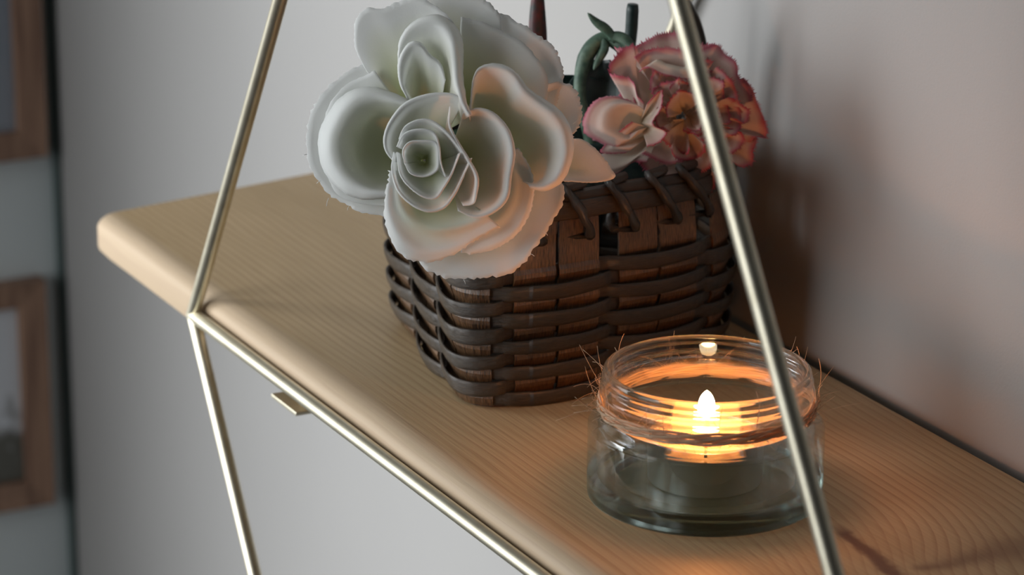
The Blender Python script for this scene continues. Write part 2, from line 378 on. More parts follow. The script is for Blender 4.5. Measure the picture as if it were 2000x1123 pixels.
for i in (1, 2, 4, 5): rod(hexf[i], hexf[i] + BY)
# flat screw tab welded under the front bar
v, f = box(.0665, .0895, .0038, .0200, -.0132, -.0116, .0004)
t_ = at_parent(new_obj('mounting_tab', v, f, M_brass, smooth=False), shelf); t_['label'] = 'small flat brass screw tab under the front bar'
v, f = lathe([(.0022, 0), (.0030, .0006), (.0030, .0012), (.0016, .0016), (.0016, .0030)], 16, (.079, .0130, -.0116))
s_ = new_obj('screw', [q - shelf.location for q in v], f, M_brass); s_.parent = t_; s_.matrix_parent_inverse = Matrix.Identity(4); s_.location = shelf.location

# ------------------------------------------------------------------ basket
basket = tag(empty('wicker_basket', (.115, .098, ZT)), 'dark brown woven cane basket holding the cloth flowers on the shelf', 'basket')
plan = [(.1712, .056), (.1695, .0440), (.1600, .0365), (.1400, .0400), (.1180, .0445), (.0960, .0500), (.0780, .0530), (.0640, .0570), (.0555, .0680),
        (.0535, .0900), (.0550, .1150), (.0600, .1380), (.0700, .1520), (.0880, .1570), (.1100, .1575), (.1300, .1550), (.1480, .1500), (.1610, .1410), (.1680, .1280), (.1705, .1100), (.1715, .0900), (.1718, .0720)]
BC = V((.115, .098, 0))
curve0 = resample_len((lambda c: c + [c[0].copy()])(catmull([(x, y, 0) for x, y in plan], 600, True)), 601)[:-1]
NP = 600
perim = sum((curve0[(i + 1) % NP] - curve0[i]).length for i in range(NP))
def prof_scale(z):      # z above the shelf
    u = z / .072
    return .945 + .075 * math.sin(min(1, max(0, u)) * math.pi * .75 + .25) - (.02 if u > .9 else 0) * (u - .9) * 10
def nrm(i):
    a = curve0[(i - 3) % NP]; b_ = curve0[(i + 3) % NP]; t = (b_ - a).normalized(); n = V((t.y, -t.x, 0))
    if n.dot(curve0[i % NP] - BC) < 0: n = -n
    return n
NRM = [nrm(i) for i in range(NP)]
def bpt(i, z, off):
    i %= NP; c = curve0[i]; s = prof_scale(z)
    p = BC + (c - BC) * s + NRM[i] * off
    sag = 0
    return V((p.x, p.y, ZT + z + sag))
NS = 10; STEP = NP / NS
ROWS = 10; PITCH = .0050; AMP = .0026
I0 = min(range(NP), key=lambda i: (curve0[i] - V((.1704, .0475, 0))).length)      # a crossing sits at the near corner
# stakes: two flat strips side by side at every station
DIRN = 1 if (curve0[(I0 + 20) % NP] - curve0[I0]).y > 0 else -1
for k in range(NS):
    for half in (-1, 1):
        ic = I0 + (k + .5) * STEP + half * STEP * .205; wI = STEP * .195
        vs, fs, uv = [], [], []; nz, nw = 44, 6
        lean = random.uniform(-.6, .6)
        for a in range(nz + 1):
            z = .0012 + (.0690) * a / nz
            r_ = (z - .0040) / PITCH; row = int(round(r_)); sgn = -1 if (k + row) % 2 == 1 else 1
            amt = sgn * .0007 * math.cos(math.pi * (r_ - row)) if row < ROWS else (.0002)
            for lay in (0, 1):
                for c in range(nw):
                    i = int(round(ic + lean * (a / nz - .5) * 2 + (c / (nw - 1) - .5) * 2 * wI)); vs.append(bpt(i, z, amt + (.0005 if lay == 0 else -.0005))); uv.append((z * 40 + k * .37, c / (nw - 1) * 1.0 + k * .71 + half * .3))
        W = nw * 2
        for a in range(nz):
            for c in range(nw - 1):
                o = a * W; fs.append((o + c, o + c + 1, o + W + c + 1, o + W + c)); fs.append((o + nw + c + 1, o + nw + c, o + W + nw + c, o + W + nw + c + 1))
            o = a * W; fs.append((o, o + W, o + W + nw, o + nw)); fs.append((o + nw - 1, o + W - 1, o + 2 * W - 1, o + W + nw - 1))
        at_parent(new_obj('stake', vs, fs, M_stake, uvs=uv, smooth=False), basket)
# weavers: one flat strand per row
for r in range(ROWS):
    n = 440; vs, fs, uv = [], [], []; ring = 8
    hgt = .0029 * random.uniform(.95, 1.06); zc = .0040 + r * PITCH
    ph = random.random() * 10
    for a in range(n):
        i = a * NP / n; st = (i - I0) / STEP
        s_in = math.sin(math.pi * st) * (-1 if r % 2 == 0 else 1)
        sv = math.copysign(abs(s_in) ** .62, s_in)
        off = .0002 + (AMP * sv if sv > 0 else .0015 * sv)
        dz = .0006 * noise.noise(V((i * .03, r * 3.1, ph))) - .0010 * max(0, sv)
        hh = hgt * (1 + .10 * noise.noise(V((i * .05, r * 1.7, 4)))) * (.92 + .14 * max(0, sv))
        tilt = .0006 * max(0, sv)
        for q, (u, wv_) in enumerate([(-1, -.00005), (-.88, .00055), (-.3, .00085), (.3, .00085), (.88, .00055), (1, -.00005), (.5, -.0004), (-.5, -.0004)]):
            vs.append(bpt(int(i), zc + dz + u * hh, off + wv_ + tilt * u)); uv.append((a / n * 22 * .8 + r * 3.3, (u + 1) * .5 * .55 + r * 1.37))
    for a in range(n):
        for q in range(ring):
            A, B = a * ring, ((a + 1) % n) * ring; fs.append((A + q, A + (q + 1) % ring, B + (q + 1) % ring, B + q))
    at_parent(new_obj('weaver', vs, fs, M_weaver, uvs=uv), basket)
# rim: outer and inner flat band, then lashing loops
def band(name, zc, hh, off, th, mat_, wob=0, seed=0):
    n = 200; vs, fs, uv = [], [], []
    for a in range(n):
        i = int(a * NP / n); dz = wob * noise.noise(V((a * .08, seed, 0)))
        for u, o in [(-1, 0), (-.8, th), (0, th * 1.25), (.8, th), (1, 0), (.8, -th * .5), (-.8, -th * .5)]:
            vs.append(bpt(i, zc + dz + u * hh, off + o)); uv.append((a / n * 18, (u + 1) * .4 + seed))
    for a in range(n):
        for q in range(7):
            A, B = a * 7, ((a + 1) % n) * 7; fs.append((A + q, A + (q + 1) % 7, B + (q + 1) % 7, B + q))
    return at_parent(new_obj(name, vs, fs, mat_, uvs=uv), basket)
band('rim_band', .0705, .0034, .0016, .0012, M_weaver, .0006, 1.3)
band('rim_band', .0700, .0038, -.0022, .0010, M_dark, .0004, 5.3)
band('rim_cord', .0745, .0022, -.0002, .0020, M_dark, .0008, 8.1)
NLASH = 24
for k in range(NLASH):
    i0 = (k + random.uniform(-.2, .2)) * NP / NLASH; pts = []
    for a in range(20):
        t = 2 * math.pi * a / 20
        cz = .0700 + .0085 * math.cos(t) * (1 if math.cos(t) > 0 else 1.15) ; of = .0000 + .0040 * math.sin(t)
        sl = 8 * math.cos(t / 1.0) * (1 if math.sin(t) > 0 else -.6)
        pts.append(bpt(int(i0 + sl), cz + random.uniform(-.0003, .0003), of + .0004))
    v, f = tube(pts, [.0017 + .0004 * math.sin(a * 1.7) for a in range(20)], 7, closed=True)
    at_parent(new_obj('lashing', v, f, M_dark, uvs=[(random.random(), random.random()) for _ in v]), basket)
# floor
vs = [bpt(int(i * NP / 60), .002, -.001) for i in range(60)] + [bpt(int(i * NP / 60), .0002, -.001) for i in range(60)]
fs = [tuple(range(60)), tuple(range(119, 59, -1))] + [(i, (i + 1) % 60, 60 + (i + 1) % 60, 60 + i) for i in range(60)]
at_parent(new_obj('basket_floor', vs, fs, M_inside, smooth=False), basket)
# handle: flat bent cane arch
hp = catmull([(.112, .1525, .040), (.1135, .1555, .080), (.1165, .1578, .103), (.1185, .1560, .118), (.1200, .148, .1345), (.1215, .130, .150), (.1220, .098, .157), (.1210, .068, .150), (.118, .052, .130), (.113, .047, .105), (.110, .0475, .075), (.109, .0490, .045)], 60)
vs, fs, uv = [], [], []
for i, p in enumerate(hp):
    a = hp[max(0, i - 1)]; b_ = hp[min(59, i + 1)]; t = (b_ - a).normalized(); s = V((1, 0.02, 0)); s = (s - t * s.dot(t)).normalized(); n = t.cross(s)
    for u, o in [(-1, 0), (-.7, 1), (.7, 1), (1, 0), (.7, -1), (-.7, -1)]: vs.append(p + s * u * .0046 + n * o * .0012); uv.append((i / 6, (u + 1) * .4))
for i in range(59):
    for q in range(6): A, B = i * 6, (i + 1) * 6; fs.append((A + q, A + (q + 1) % 6, B + (q + 1) % 6, B + q))
fs.append(tuple(range(5, -1, -1))); fs.append(tuple(59 * 6 + q for q in range(6)))
at_parent(new_obj('handle', vs, fs, M_dark, uvs=uv), basket)

# ------------------------------------------------------------------ white rose
ROSE = V((.1863, .0153, .1157))
rose = tag(empty('rose', ROSE), 'large open white cloth rose with frayed petals leaning over the basket rim', 'flower')
UNIT = .0001694
def flower_xyz(p, C, unit, cx, cy):      # flower-plane units (u right, v down from its drawing) and depth in mm towards the bloom's face
    return C + RIGHT * ((p[0] - cx) * unit) - UP * ((p[1] - cy) * unit) + BACK * (p[2] * .001)
def petal(parent, C, unit, cx, cy, rim, base, mid=(.7, None), lip=None, fray=.25, ruff=0., seed=0, matl=None, closed=False, n=72, name='petal', low=None, gather=.16, serr=0):
    R3 = [V(p) for p in rim]; rimc = catmull(R3, 240, closed); rimc = resample_len(rimc + ([rimc[0]] if closed else []), n)
    B = V(base); mf, mw = mid
    rails = []
    wr = [p.z for p in rimc]
    def lerp_rail(f, wfun): return [V((B.x + (p.x - B.x) * f, B.y + (p.y - B.y) * f, wfun(p.z))) for p in rimc]
    rails.append(lerp_rail(gather, lambda z: B.z))
    lm = mw if mw is not None else None
    rails.append(lerp_rail(mf, lambda z: (B.z + (z - B.z) * .45) if lm is None else lm))
    rails.append(lerp_rail((1 + mf) / 2 + .04, lambda z: (B.z + (z - B.z) * .82) if lm is None else lm + (z - lm) * .62))
    rails.append([p.copy() for p in rimc])
    ri = 3
    if lip:
        lp, dr = lip[0], lip[1]
        def lw(t):
            if len(lip) > 2:
                a, c = lip[2]; return max(.08, math.exp(-((t - a) / c) ** 2))
            return .25 + .75 * math.sin(math.pi * t)
        l1, l2 = [], []
        for j, p in enumerate(rimc):
            t = j / (n - 1)
            a = rimc[max(0, j - 2)]; b_ = rimc[min(n - 1, j + 2)]; tg = V((b_.x - a.x, b_.y - a.y, 0)); d = V((tg.y, -tg.x, 0)).normalized() if tg.length > 1e-6 else V((1, 0, 0))
            rd = V((p.x - B.x, p.y - B.y, 0)).normalized()
            if d.dot(rd) < 0: d = -d
            d = (d * .6 + rd * .6).normalized(); wgt = lw(t)
            l1.append(p + d * lp * wgt * .5 + V((0, 0, -dr * .12 * wgt + .35 * wgt))); l2.append(p + d * lp * wgt + V((0, 0, -dr * wgt)))
        rails += [l1, l2]
    # loft across rails
    m = 26 if lip else 20
    grid = []
    cols = []
    for j in range(n):
        c = catmull([r[j] for r in rails], 80); cols.append(resample_len(c, m))
    vs, uv, fs = [], [], []
    rs = random.Random(seed)
    jit = [rs.uniform(-1, 1) for _ in range(n)]
    if closed: jit[-1] = jit[0]
    for i in range(m):
        s = i / (m - 1)
        for j in range(n):
            p = cols[j][i].copy(); t = j / (n - 1)
            q = V((p.x * .012, p.y * .012, seed * 3.7))
            amp = (.25 + ruff * s * s)
            p.z += amp * noise.noise(q * 1.3) * (1 if s > .1 else 0)
            p.x += (ruff * 2.2 * s * s) * noise.noise(q * 1.9 + V((5, 0, 0))); p.y += (ruff * 2.2 * s * s) * noise.noise(q * 1.9 + V((0, 9, 0)))
            if i == m - 1 and (fray or serr):
                d = (cols[j][m - 1] - cols[j][m - 2]); d = d.normalized() if d.length > 0 else V((0, 0, 0))
                p += d * (jit[j] * fray * 8 + (serr * (1 if j % 2 else -1)) * (1 + .6 * jit[j]))
            vs.append(flower_xyz(p, C, unit, cx, cy)); uv.append((t, s))
    for i in range(m - 1):
        for j in range(n - 1):
            fs.append((i * n + j, i * n + j + 1, (i + 1) * n + j + 1, (i + 1) * n + j))
    o = at_parent(new_obj(name, vs, fs, matl, uvs=uv), parent)
    sd = o.modifiers.new('cloth', 'SOLIDIFY'); sd.thickness = .00028; sd.offset = 0
    return o
def rp(rim, base, **kw): return petal(rose, ROSE, UNIT, 860, 270, rim, base, matl=M_rose, **kw)
# back layer, open petals
rp([(800, 10, -9), (815, -22, -9), (860, -32, -9), (915, -22, -9), (955, 0, -9), (975, 25, -9), (980, 60, -9)], (890, 250, -18), mid=(.6, -13), fray=.3, ruff=1.4, seed=1)
rp([(930, 20, -11), (965, 15, -11), (1010, 35, -11), (1050, 60, -11), (1085, 90, -11), (1100, 125, -11), (1097, 165, -11), (1085, 210, -11)], (900, 260, -19), mid=(.6, -14), fray=.3, ruff=1.2, seed=2)
rp([(900, 30, -6), (955, 45, -6), (1010, 72, -6.5), (1052, 112, -7), (1070, 150, -7), (1066, 195, -7), (1050, 240, -7)], (890, 260, -15), mid=(.62, -9), fray=.15, ruff=1.4, seed=3)
rp([(1068, 158, -10), (1100, 156, -10), (1126, 172, -10), (1137, 205, -10), (1132, 245, -10), (1108, 268, -10), (1070, 285, -10)], (930, 262, -17), mid=(.7, -13), fray=.35, ruff=.8, seed=4)
rp([(1105, 268, -15), (1140, 268, -15), (1172, 292, -15), (1196, 325, -15), (1203, 345, -15), (1165, 353, -15), (1105, 352, -15)], (960, 290, -19), mid=(.7, -16), fray=.15, ruff=.4, seed=5)
rp([(1098, 330, -8), (1102, 385, -8), (1080, 430, -8), (1050, 478, -7), (1015, 520, -7), (975, 540, -6), (920, 546, -6), (865, 541, -5), (830, 525, -5), (812, 500, -5)], (900, 330, -15), mid=(.6, -8), fray=.35, ruff=1.5, seed=6)
rp([(715, 118, -9), (665, 142, -9), (628, 178, -9), (602, 222, -9), (594, 275, -8), (604, 325, -8), (632, 370, -7), (668, 396, -7), (705, 412, -6), (752, 420, -5), (775, 405, -4)], (850, 295, -16), mid=(.6, -10), fray=.35, ruff=1.6, seed=7)
rp([(730, 135, -5.5), (680, 160, -5.5), (645, 195, -5.5), (628, 245, -5), (622, 290, -5), (634, 340, -4.5), (660, 378, -4), (705, 398, -3), (760, 402, -2)], (850, 295, -14), mid=(.6, -7), fray=.1, ruff=1.4, seed=8)
rp([(725, 150, -7), (702, 115, -7), (691, 75, -6), (695, 38, -5), (712, 16, -4), (745, 16, -3), (775, 2, -2.5), (810, -6, -2), (850, 10, -1), (880, 35, 0), (898, 70, .5), (906, 115, 1)], (840, 255, -14), mid=(.55, -8), fray=.2, ruff=1.7, seed=9)
# middle layer, cupped petals with rolled rims
rp([(800, 206, 5), (770, 200, 4.5), (735, 196, 3.5), (703, 207, 3), (678, 236, 2.5), (664, 275, 2.5), (668, 318, 2.5), (688, 350, 3), (722, 371, 4), (762, 376, 5)], (838, 295, -13), mid=(.72, -5.5), lip=(44, 6.5), fray=.1, ruff=.7, seed=10)
rp([(788, 175, 1), (778, 130, 1), (785, 85, 1), (812, 55, 1.5), (850, 52, 2.5), (876, 78, 4.5), (884, 120, 6.5), (890, 165, 9), (903, 205, 11), (918, 230, 12)], (852, 262, -12), mid=(.62, -5), lip=(30, 4.5, (.62, .30)), fray=.1, ruff=.9, seed=11)
rp([(798, 195, 2), (784, 160, 3), (786, 122, 4), (802, 93, 4), (820, 92, 4), (838, 112, 3), (858, 128, 3), (870, 160, 5)], (850, 250, -6), mid=(.6, -3), lip=(8, 1.5), fray=.05, ruff=.5, seed=12)
rp([(918, 232, 9.5), (920, 190, 8), (927, 152, 7), (945, 133, 6.5), (978, 134, 6), (1003, 152, 5.5), (1020, 182, 5), (1048, 208, 4), (1075, 228, 4), (1094, 262, 3), (1098, 305, 2.5), (1084, 345, 2.5), (1060, 362, 3), (1030, 360, 3.5)], (925, 300, -12), mid=(.66, -6), lip=(24, 4, (.68, .33)), fray=.1, ruff=.9, seed=13)
rp([(1010, 290, 2), (1030, 330, 2), (1034, 375, 1.5), (1022, 420, 1), (1000, 452, .5), (965, 478, 0), (925, 492, 0), (900, 490, 0)], (890, 320, -10), mid=(.7, 1.5), lip=(10, 3), fray=.2, ruff=.8, seed=14)
rp([(764, 335, 7), (762, 375, 6.5), (769, 415, 5.5), (790, 448, 4.5), (820, 468, 3.5), (858, 476, 3), (900, 472, 3), (940, 458, 3.5), (975, 440, 4)], (850, 340, -9), mid=(.72, 5.5), lip=(42, 4.5, (.48, .26)), fray=.3, ruff=.8, seed=15)
# inner whorl
rp([(905, 222, 10), (935, 216, 9.5), (965, 228, 9), (990, 258, 8.5), (1000, 300, 8.5), (993, 345, 8.5), (988, 385, 8), (965, 412, 8), (930, 424, 8.5), (895, 412, 9)], (872, 320, 0), mid=(.80, None), lip=(6.3, 0.90), fray=.03, ruff=.4, seed=16)
rp([(880, 212, 11.8), (880, 250, 12.4), (895, 285, 12.8), (915, 318, 12.8), (931, 348, 12.2), (930, 380, 11.2), (925, 398, 10.6), (905, 402, 10.2)], (856, 318, 3), mid=(.84, None), lip=(4.9, 0.60), fray=.03, ruff=.3, seed=17)
rp([(772, 318, 8.8), (756, 292, 8.6), (757, 262, 8.8), (773, 232, 9.2), (797, 207, 9.5), (835, 192, 9.8), (880, 188, 10), (908, 200, 10)], (845, 310, 1), mid=(.82, None), lip=(5.6, 1.00), fray=.03, ruff=.4, seed=18)
rp([(782, 275, 11), (793, 252, 11.2), (818, 240, 11.8), (845, 242, 12.2), (872, 262, 12.6), (895, 288, 13), (912, 312, 12.8)], (840, 312, 4), mid=(.84, None), lip=(3.5, 0.50), fray=.03, ruff=.3, seed=19)
rp([(772, 300, 9.8), (768, 335, 9.8), (780, 372, 9.8), (805, 398, 9.8), (838, 412, 10), (868, 405, 10.6), (888, 380, 11.4), (905, 348, 12.2), (922, 312, 12.8)], (845, 325, 2), mid=(.84, None), lip=(3.5, 0.60), fray=.03, ruff=.3, seed=20)
rp([(778, 300, 11.2), (784, 340, 11.3), (802, 365, 11.5), (828, 384, 11.8), (852, 387, 12.2), (868, 368, 12.8), (884, 340, 13.2), (900, 302, 13.4)], (840, 322, 4), mid=(.84, None), lip=(2.8, 0.40), fray=.03, ruff=.25, seed=21)
rp([(778, 290, 12), (792, 266, 12.3), (820, 258, 12.8), (848, 264, 13.2), (858, 290, 13.4), (862, 320, 13.2), (872, 348, 12.8)], (835, 315, 5), mid=(.84, None), lip=(2.8, 0.40), fray=.02, ruff=.25, seed=22)
rp([(793, 322, 12.4), (790, 298, 12.6), (803, 282, 12.8), (828, 280, 13), (853, 284, 13), (857, 312, 12.8), (854, 334, 12.6), (832, 346, 12.4), (806, 341, 12.4), (793, 322, 12.4)], (828, 316, 4), mid=(.78, None), lip=(2.8, 0.40), fray=0, ruff=.2, seed=23, n=60)
# frayed threads on the lowest edge
fr = []
for (u, v_, du, dv) in [(640, 386, -4, 16), (1062, 452, 8, 7), (1120, 240, 12, -12), (1112, 262, 10, 4), (905, 546, 4, 9), (1035, 495, 9, 5), (625, 352, -8, 5), (598, 300, -8, 2), (680, 402, -3, 8)]:
    a = flower_xyz((u, v_, -5), ROSE, UNIT, 860, 270); b_ = flower_xyz((u + du * .6, v_ + dv * .4, -4.5), ROSE, UNIT, 860, 270); c = flower_xyz((u + du, v_ + dv, -4.8), ROSE, UNIT, 860, 270)
    fr.append(tube([a, b_, c], .00010, 4))
v, f = join(fr); o = at_parent(new_obj('frayed_threads', v, f, M_rose, uvs=[(0, .95)] * len(v)), rose); o['kind'] = 'stuff'
# receptacle and stem running down into the basket
c0 = flower_xyz((900, 290, -15), ROSE, UNIT, 860, 270)
sp = catmull([c0 + BACK * .004, c0 - BACK * .006, V((.155, .050, .092)), V((.135, .072, .060)), V((.120, .090, .025))], 30)
v, f = tube(sp, [.0075 if i < 2 else (.006 if i < 5 else .0024) for i in range(30)], 12); at_parent(new_obj('stem', v, f, M_green), rose)

# ------------------------------------------------------------------ pink-edged carnation
CARN = V((.155, .1278, .1043)); CU = .0001826
carn = tag(empty('carnation', CARN), 'cream cloth carnation with serrated crimson petal edges behind the brass rod', 'flower')
def cp(rim, base=(1335, 225, -10), **kw): return petal(carn, CARN, CU, 1335, 215, rim, base, matl=M_carn, **kw)
def fan(ang, r, half, wr, amp, waves, seed, base=(1335, 225, -10), n=96, ex=1., ey=1., ph=0, serr=2.2):
    rs = random.Random(seed); rim = []
    K = 22
    for k in range(K):
        t = k / (K - 1); a = math.radians(ang + (t - .5) * 2 * half)
        env = 1 - .18 * abs(2 * t - 1) ** 3
        rr = r * env * (1 + .06 * math.sin(waves * .9 * t * 6.28 + seed)) ; ww = wr + amp * math.sin(waves * 2 * math.pi * t + ph) * (.6 + .4 * rs.random())
        tw = amp * 2.6 * math.cos(waves * 2 * math.pi * t + ph + .5)
        rim.append((base[0] + math.cos(a) * rr * ex - math.sin(a) * tw, base[1] - math.sin(a) * rr * ey - math.cos(a) * tw, ww))
    return cp(rim, base, mid=(.62, None), fray=.25, serr=serr, ruff=1.0, seed=seed, n=n, gather=.1)
# broad petals traced round the bloom, then ruffled ones toward the heart
OUT = [
 ([(1200, 92, -5), (1232, 92, -4), (1256, 80, -5), (1280, 67, -4), (1308, 61, -5), (1338, 66, -4), (1368, 84, -5), (1398, 84, -4), (1412, 102, -5)], (1325, 225, -12)),
 ([(1370, 92, -4), (1400, 86, -3), (1418, 104, -4), (1440, 120, -3), (1446, 148, -4), (1463, 172, -3), (1474, 200, -4)], (1340, 220, -11)),
 ([(1455, 150, -4), (1474, 180, -3), (1490, 215, -4), (1500, 245, -3), (1498, 268, -4), (1478, 268, -2), (1462, 285, -3)], (1345, 230, -11)),
 ([(1478, 270, -3), (1472, 298, -2), (1472, 318, -3), (1450, 326, -2), (1432, 318, -3), (1412, 338, -2), (1395, 352, -3)], (1350, 240, -11)),
 ([(1240, 300, 0), (1258, 330, 1), (1282, 350, 0), (1312, 364, 1), (1340, 372, 0), (1362, 380, 1), (1388, 374, 0), (1400, 345, 1)], (1335, 245, -9)),
 ([(1236, 84, 1), (1212, 98, 1), (1194, 118, 2), (1189, 142, 2), (1204, 146, 3), (1226, 152, 3), (1238, 166, 4), (1243, 188, 5), (1256, 200, 5)], (1262, 262, -6)),
 ([(1225, 110, -3), (1214, 150, -2), (1236, 190, -2), (1240, 235, -3), (1252, 275, -2), (1262, 315, -3)], (1330, 215, -11)),
 ([(1238, 114, 4), (1262, 96, 3), (1296, 92, 3), (1330, 98, 3), (1362, 112, 3), (1392, 120, 2)], (1320, 235, -8)),
 ([(1248, 142, 5), (1262, 134, 6), (1288, 146, 6), (1312, 152, 6), (1342, 158, 5), (1368, 150, 5), (1385, 138, 5)], (1318, 95, -4)),
 ([(1398, 130, 3), (1420, 150, 4), (1436, 172, 3), (1442, 200, 4), (1462, 218, 3), (1452, 240, 4), (1430, 232, 4)], (1350, 215, -7)),
 ([(1420, 248, 4), (1448, 262, 5), (1452, 282, 4), (1430, 300, 5), (1408, 300, 4)], (1350, 235, -6)),
 ([(1252, 300, 4), (1272, 312, 5), (1300, 322, 5), (1330, 320, 5), (1352, 338, 4), (1382, 330, 5), (1398, 300, 4)], (1338, 250, -6)),
]
for k, (rim, bs) in enumerate(OUT):
    cp(rim, bs, mid=(.62, None if k != 8 else 4), fray=.22, serr=2.6, ruff=1.6, seed=40 + k, n=96, gather=.12 if k != 8 else .55)
for k, ang in enumerate([20, 95, 165, 235, 305]):
    fan(ang, 128, 48, -8, 1.5, 1.5, 60 + k, ph=k, base=(1335, 225, -13), serr=1.2)
for k, (ang, r, h, wr) in enumerate([(100, 92, 46, 4), (35, 96, 40, 4), (-15, 100, 38, 4), (-70, 82, 42, 5), (150, 70, 40, 6), (-130, 72, 44, 5), (70, 62, 50, 8), (-5, 64, 44, 8), (-60, 48, 50, 9), (190, 44, 50, 9), (115, 40, 70, 11), (-25, 32, 80, 12)]):
    fan(ang, r, h, wr, 3.4, 1.6, 70 + k, ph=k * 2.1, base=(1335 + (k % 3) * 9 - 9, 225 + (k % 2) * 10 - 5, -5), serr=1.6)
# loose petals on its left side
cp([(1232, 262, 6), (1205, 285, 6), (1170, 273, 5), (1148, 255, 5), (1152, 222, 6), (1172, 200, 6), (1202, 194, 6), (1232, 200, 6)], (1290, 240, -2), mid=(.7, 7), lip=(8, 3), fray=.2, ruff=.8, seed=111, serr=.6)
cp([(1222, 300, 5), (1190, 302, 5), (1172, 298, 5), (1185, 280, 6), (1208, 258, 7), (1232, 240, 8)], (1285, 255, -1), mid=(.7, 6), fray=.2, ruff=.6, seed=112, serr=.8)
cp([(1128, 318, 1), (1160, 350, 1), (1200, 342, 2), (1235, 318, 3), (1262, 318, 4)], (1290, 262, 0), mid=(.68, 4), fray=.1, ruff=.4, seed=113)
cp([(1262, 205, 10), (1290, 180, 11), (1288, 215, 12), (1272, 245, 12), (1298, 262, 12), (1285, 282, 11), (1262, 290, 10)], (1250, 240, 0), mid=(.6, 7), fray=.2, ruff=.6, seed=114, serr=.8)
# calyx, bent stem and sepal tips
def cpt(u, v_, w_): return flower_xyz((u, v_, w_), CARN, CU, 1335, 215)
sp = catmull([cpt(1240, 120, -8), cpt(1222, 92, -9), cpt(1200, 74, -10), cpt(1178, 72, -10), cpt(1158, 88, -10), cpt(1143, 115, -10), cpt(1134, 155, -11), cpt(1136, 200, -12), cpt(1150, 250, -14), cpt(1165, 320, -18), cpt(1180, 400, -22)], 60)
rad = [(.0030 if i < 14 else .0026) if i < 22 else (.0030 if i < 32 else .0023) for i in range(60)]
rad = [sum(rad[max(0, i - 2):i + 3]) / len(rad[max(0, i - 2):i + 3]) for i in range(60)]
v, f = tube(sp, rad, 12); s1 = at_parent(new_obj('stem', v, f, M_green), carn)
def sepal(pts, wid, name='sepal', parent=carn, matl=M_green, th=.0005):
    c = catmull(pts, 16); vs, fs = [], []
    for i, p in enumerate(c):
        a = c[max(0, i - 1)]; b_ = c[min(15, i + 1)]; t = (b_ - a).normalized(); s = t.cross(BACK).normalized(); t_ = i / 15
        w_ = wid * (math.sin(math.pi * min(1, t_ * .75 + .22)) ** .8) if t_ < 1 else .00005
        for u, o in ((-1, 0), (-.5, .25), (0, .4), (.5, .25), (1, 0), (.5, -.4), (0, -.55), (-.5, -.4)): vs.append(p + s * u * w_ + BACK * (o * w_ * .5 + (th if o > 0 else -th) * .5))
    for i in range(15):
        for q in range(8): fs.append((i * 8 + q, i * 8 + (q + 1) % 8, (i + 1) * 8 + (q + 1) % 8, (i + 1) * 8 + q))
    fs.append(tuple(range(7, -1, -1))); fs.append(tuple(15 * 8 + q for q in range(8)))
    return at_parent(new_obj(name, vs, fs, matl), parent)
sepal([cpt(1205, 78, -7), cpt(1185, 55, -6), cpt(1165, 40, -6), cpt(1148, 22, -6)], .0018)
sepal([cpt(1190, 68, -7), cpt(1215, 72, -6), cpt(1235, 92, -5), cpt(1240, 112, -5)], .0022)
sepal([cpt(1180, 70, -8), cpt(1182, 92, -7), cpt(1168, 118, -7), cpt(1160, 135, -7)], .0016)

# ------------------------------------------------------------------ other stems and leaves in the basket
st = tag(empty('flower_stem', (.10, .12, .04)), 'bare dark green plastic stem with a cut end standing behind the carnation', 'stem')
sp = catmull([V((.1195, .1268, .1355)), V((.1180, .1262, .118)), V((.1120, .122, .080)), V((.105, .118, .030))], 24)
v, f = tube(sp, [.0020] + [.0023] * 23, 14); at_parent(new_obj('stalk', v, f, M_dgreen), st)
lf = tag(empty('leaf_sprig', (.10, .10, .04)), 'narrow dark red and green leaf standing upright behind the white rose', 'leaf')
def W(x, y, z): return V((x, y, z))
sepal([W(.1010, .0985, .108), W(.1005, .0980, .120), W(.1000, .0980, .133), W(.0995, .0988, .150)], .0034, 'leaf_blade', lf, M_redleaf)
v, f = tube([W(.1010, .0985, .110), W(.104, .100, .08), W(.106, .102, .03)], .0016, 8); at_parent(new_obj('stalk', v, f, M_dgreen), lf)
# broad dark leaves filling the gap between the two blooms
def broad_leaf(c, ax, ay, label, seed):
    e = tag(empty('broad_leaf', c), label, 'leaf'); vs, fs, uv = [], [], []
    n_, m2 = 22, 11
    for i in range(n_):
        s = i / (n_ - 1); wd = (math.sin(math.pi * (s * .93 + .05)) ** .7)
        for j in range(m2):
            t = j / (m2 - 1) * 2 - 1; cup = .004 * t * t + .002 * noise.noise(V((s * 3, t * 2, seed)))
            vs.append(c + ax * (s - .5) + ay * (t * wd * .5) + BACK * (cup - .006 * s * s)); uv.append((s, t))
    for i in range(n_ - 1):
        for j in range(m2 - 1): fs.append((i * m2 + j, i * m2 + j + 1, (i + 1) * m2 + j + 1, (i + 1) * m2 + j))
    o = at_parent(new_obj('leaf_blade', vs, fs, M_dgreen, uvs=uv), e); sd = o.modifiers.new('t', 'SOLIDIFY'); sd.thickness = .0005; return e
def dirv(u, v_, w_=0): return RIGHT * (u * CU) - UP * (v_ * CU) + BACK * (w_ * .001)
cA = CARN + dirv(1165 - 1335, 205 - 215, -16)
broad_leaf(cA, dirv(-20, 190, 6), dirv(135, 5, 0), 'broad dark leaf in the gap between rose and carnation', 1)
cB = CARN + dirv(1130 - 1335, 158 - 215, -19)
broad_leaf(cB, dirv(150, 8, 4), dirv(0, 30, 0), 'narrow dark leaf lying across behind the bent carnation stem', 2)
cC = CARN + dirv(1210 - 1335, 330 - 215, -13)
broad_leaf(cC, dirv(190, 30, 2), dirv(-10, 110, 0), 'broad dark leaf low under the carnation at the basket rim', 3)

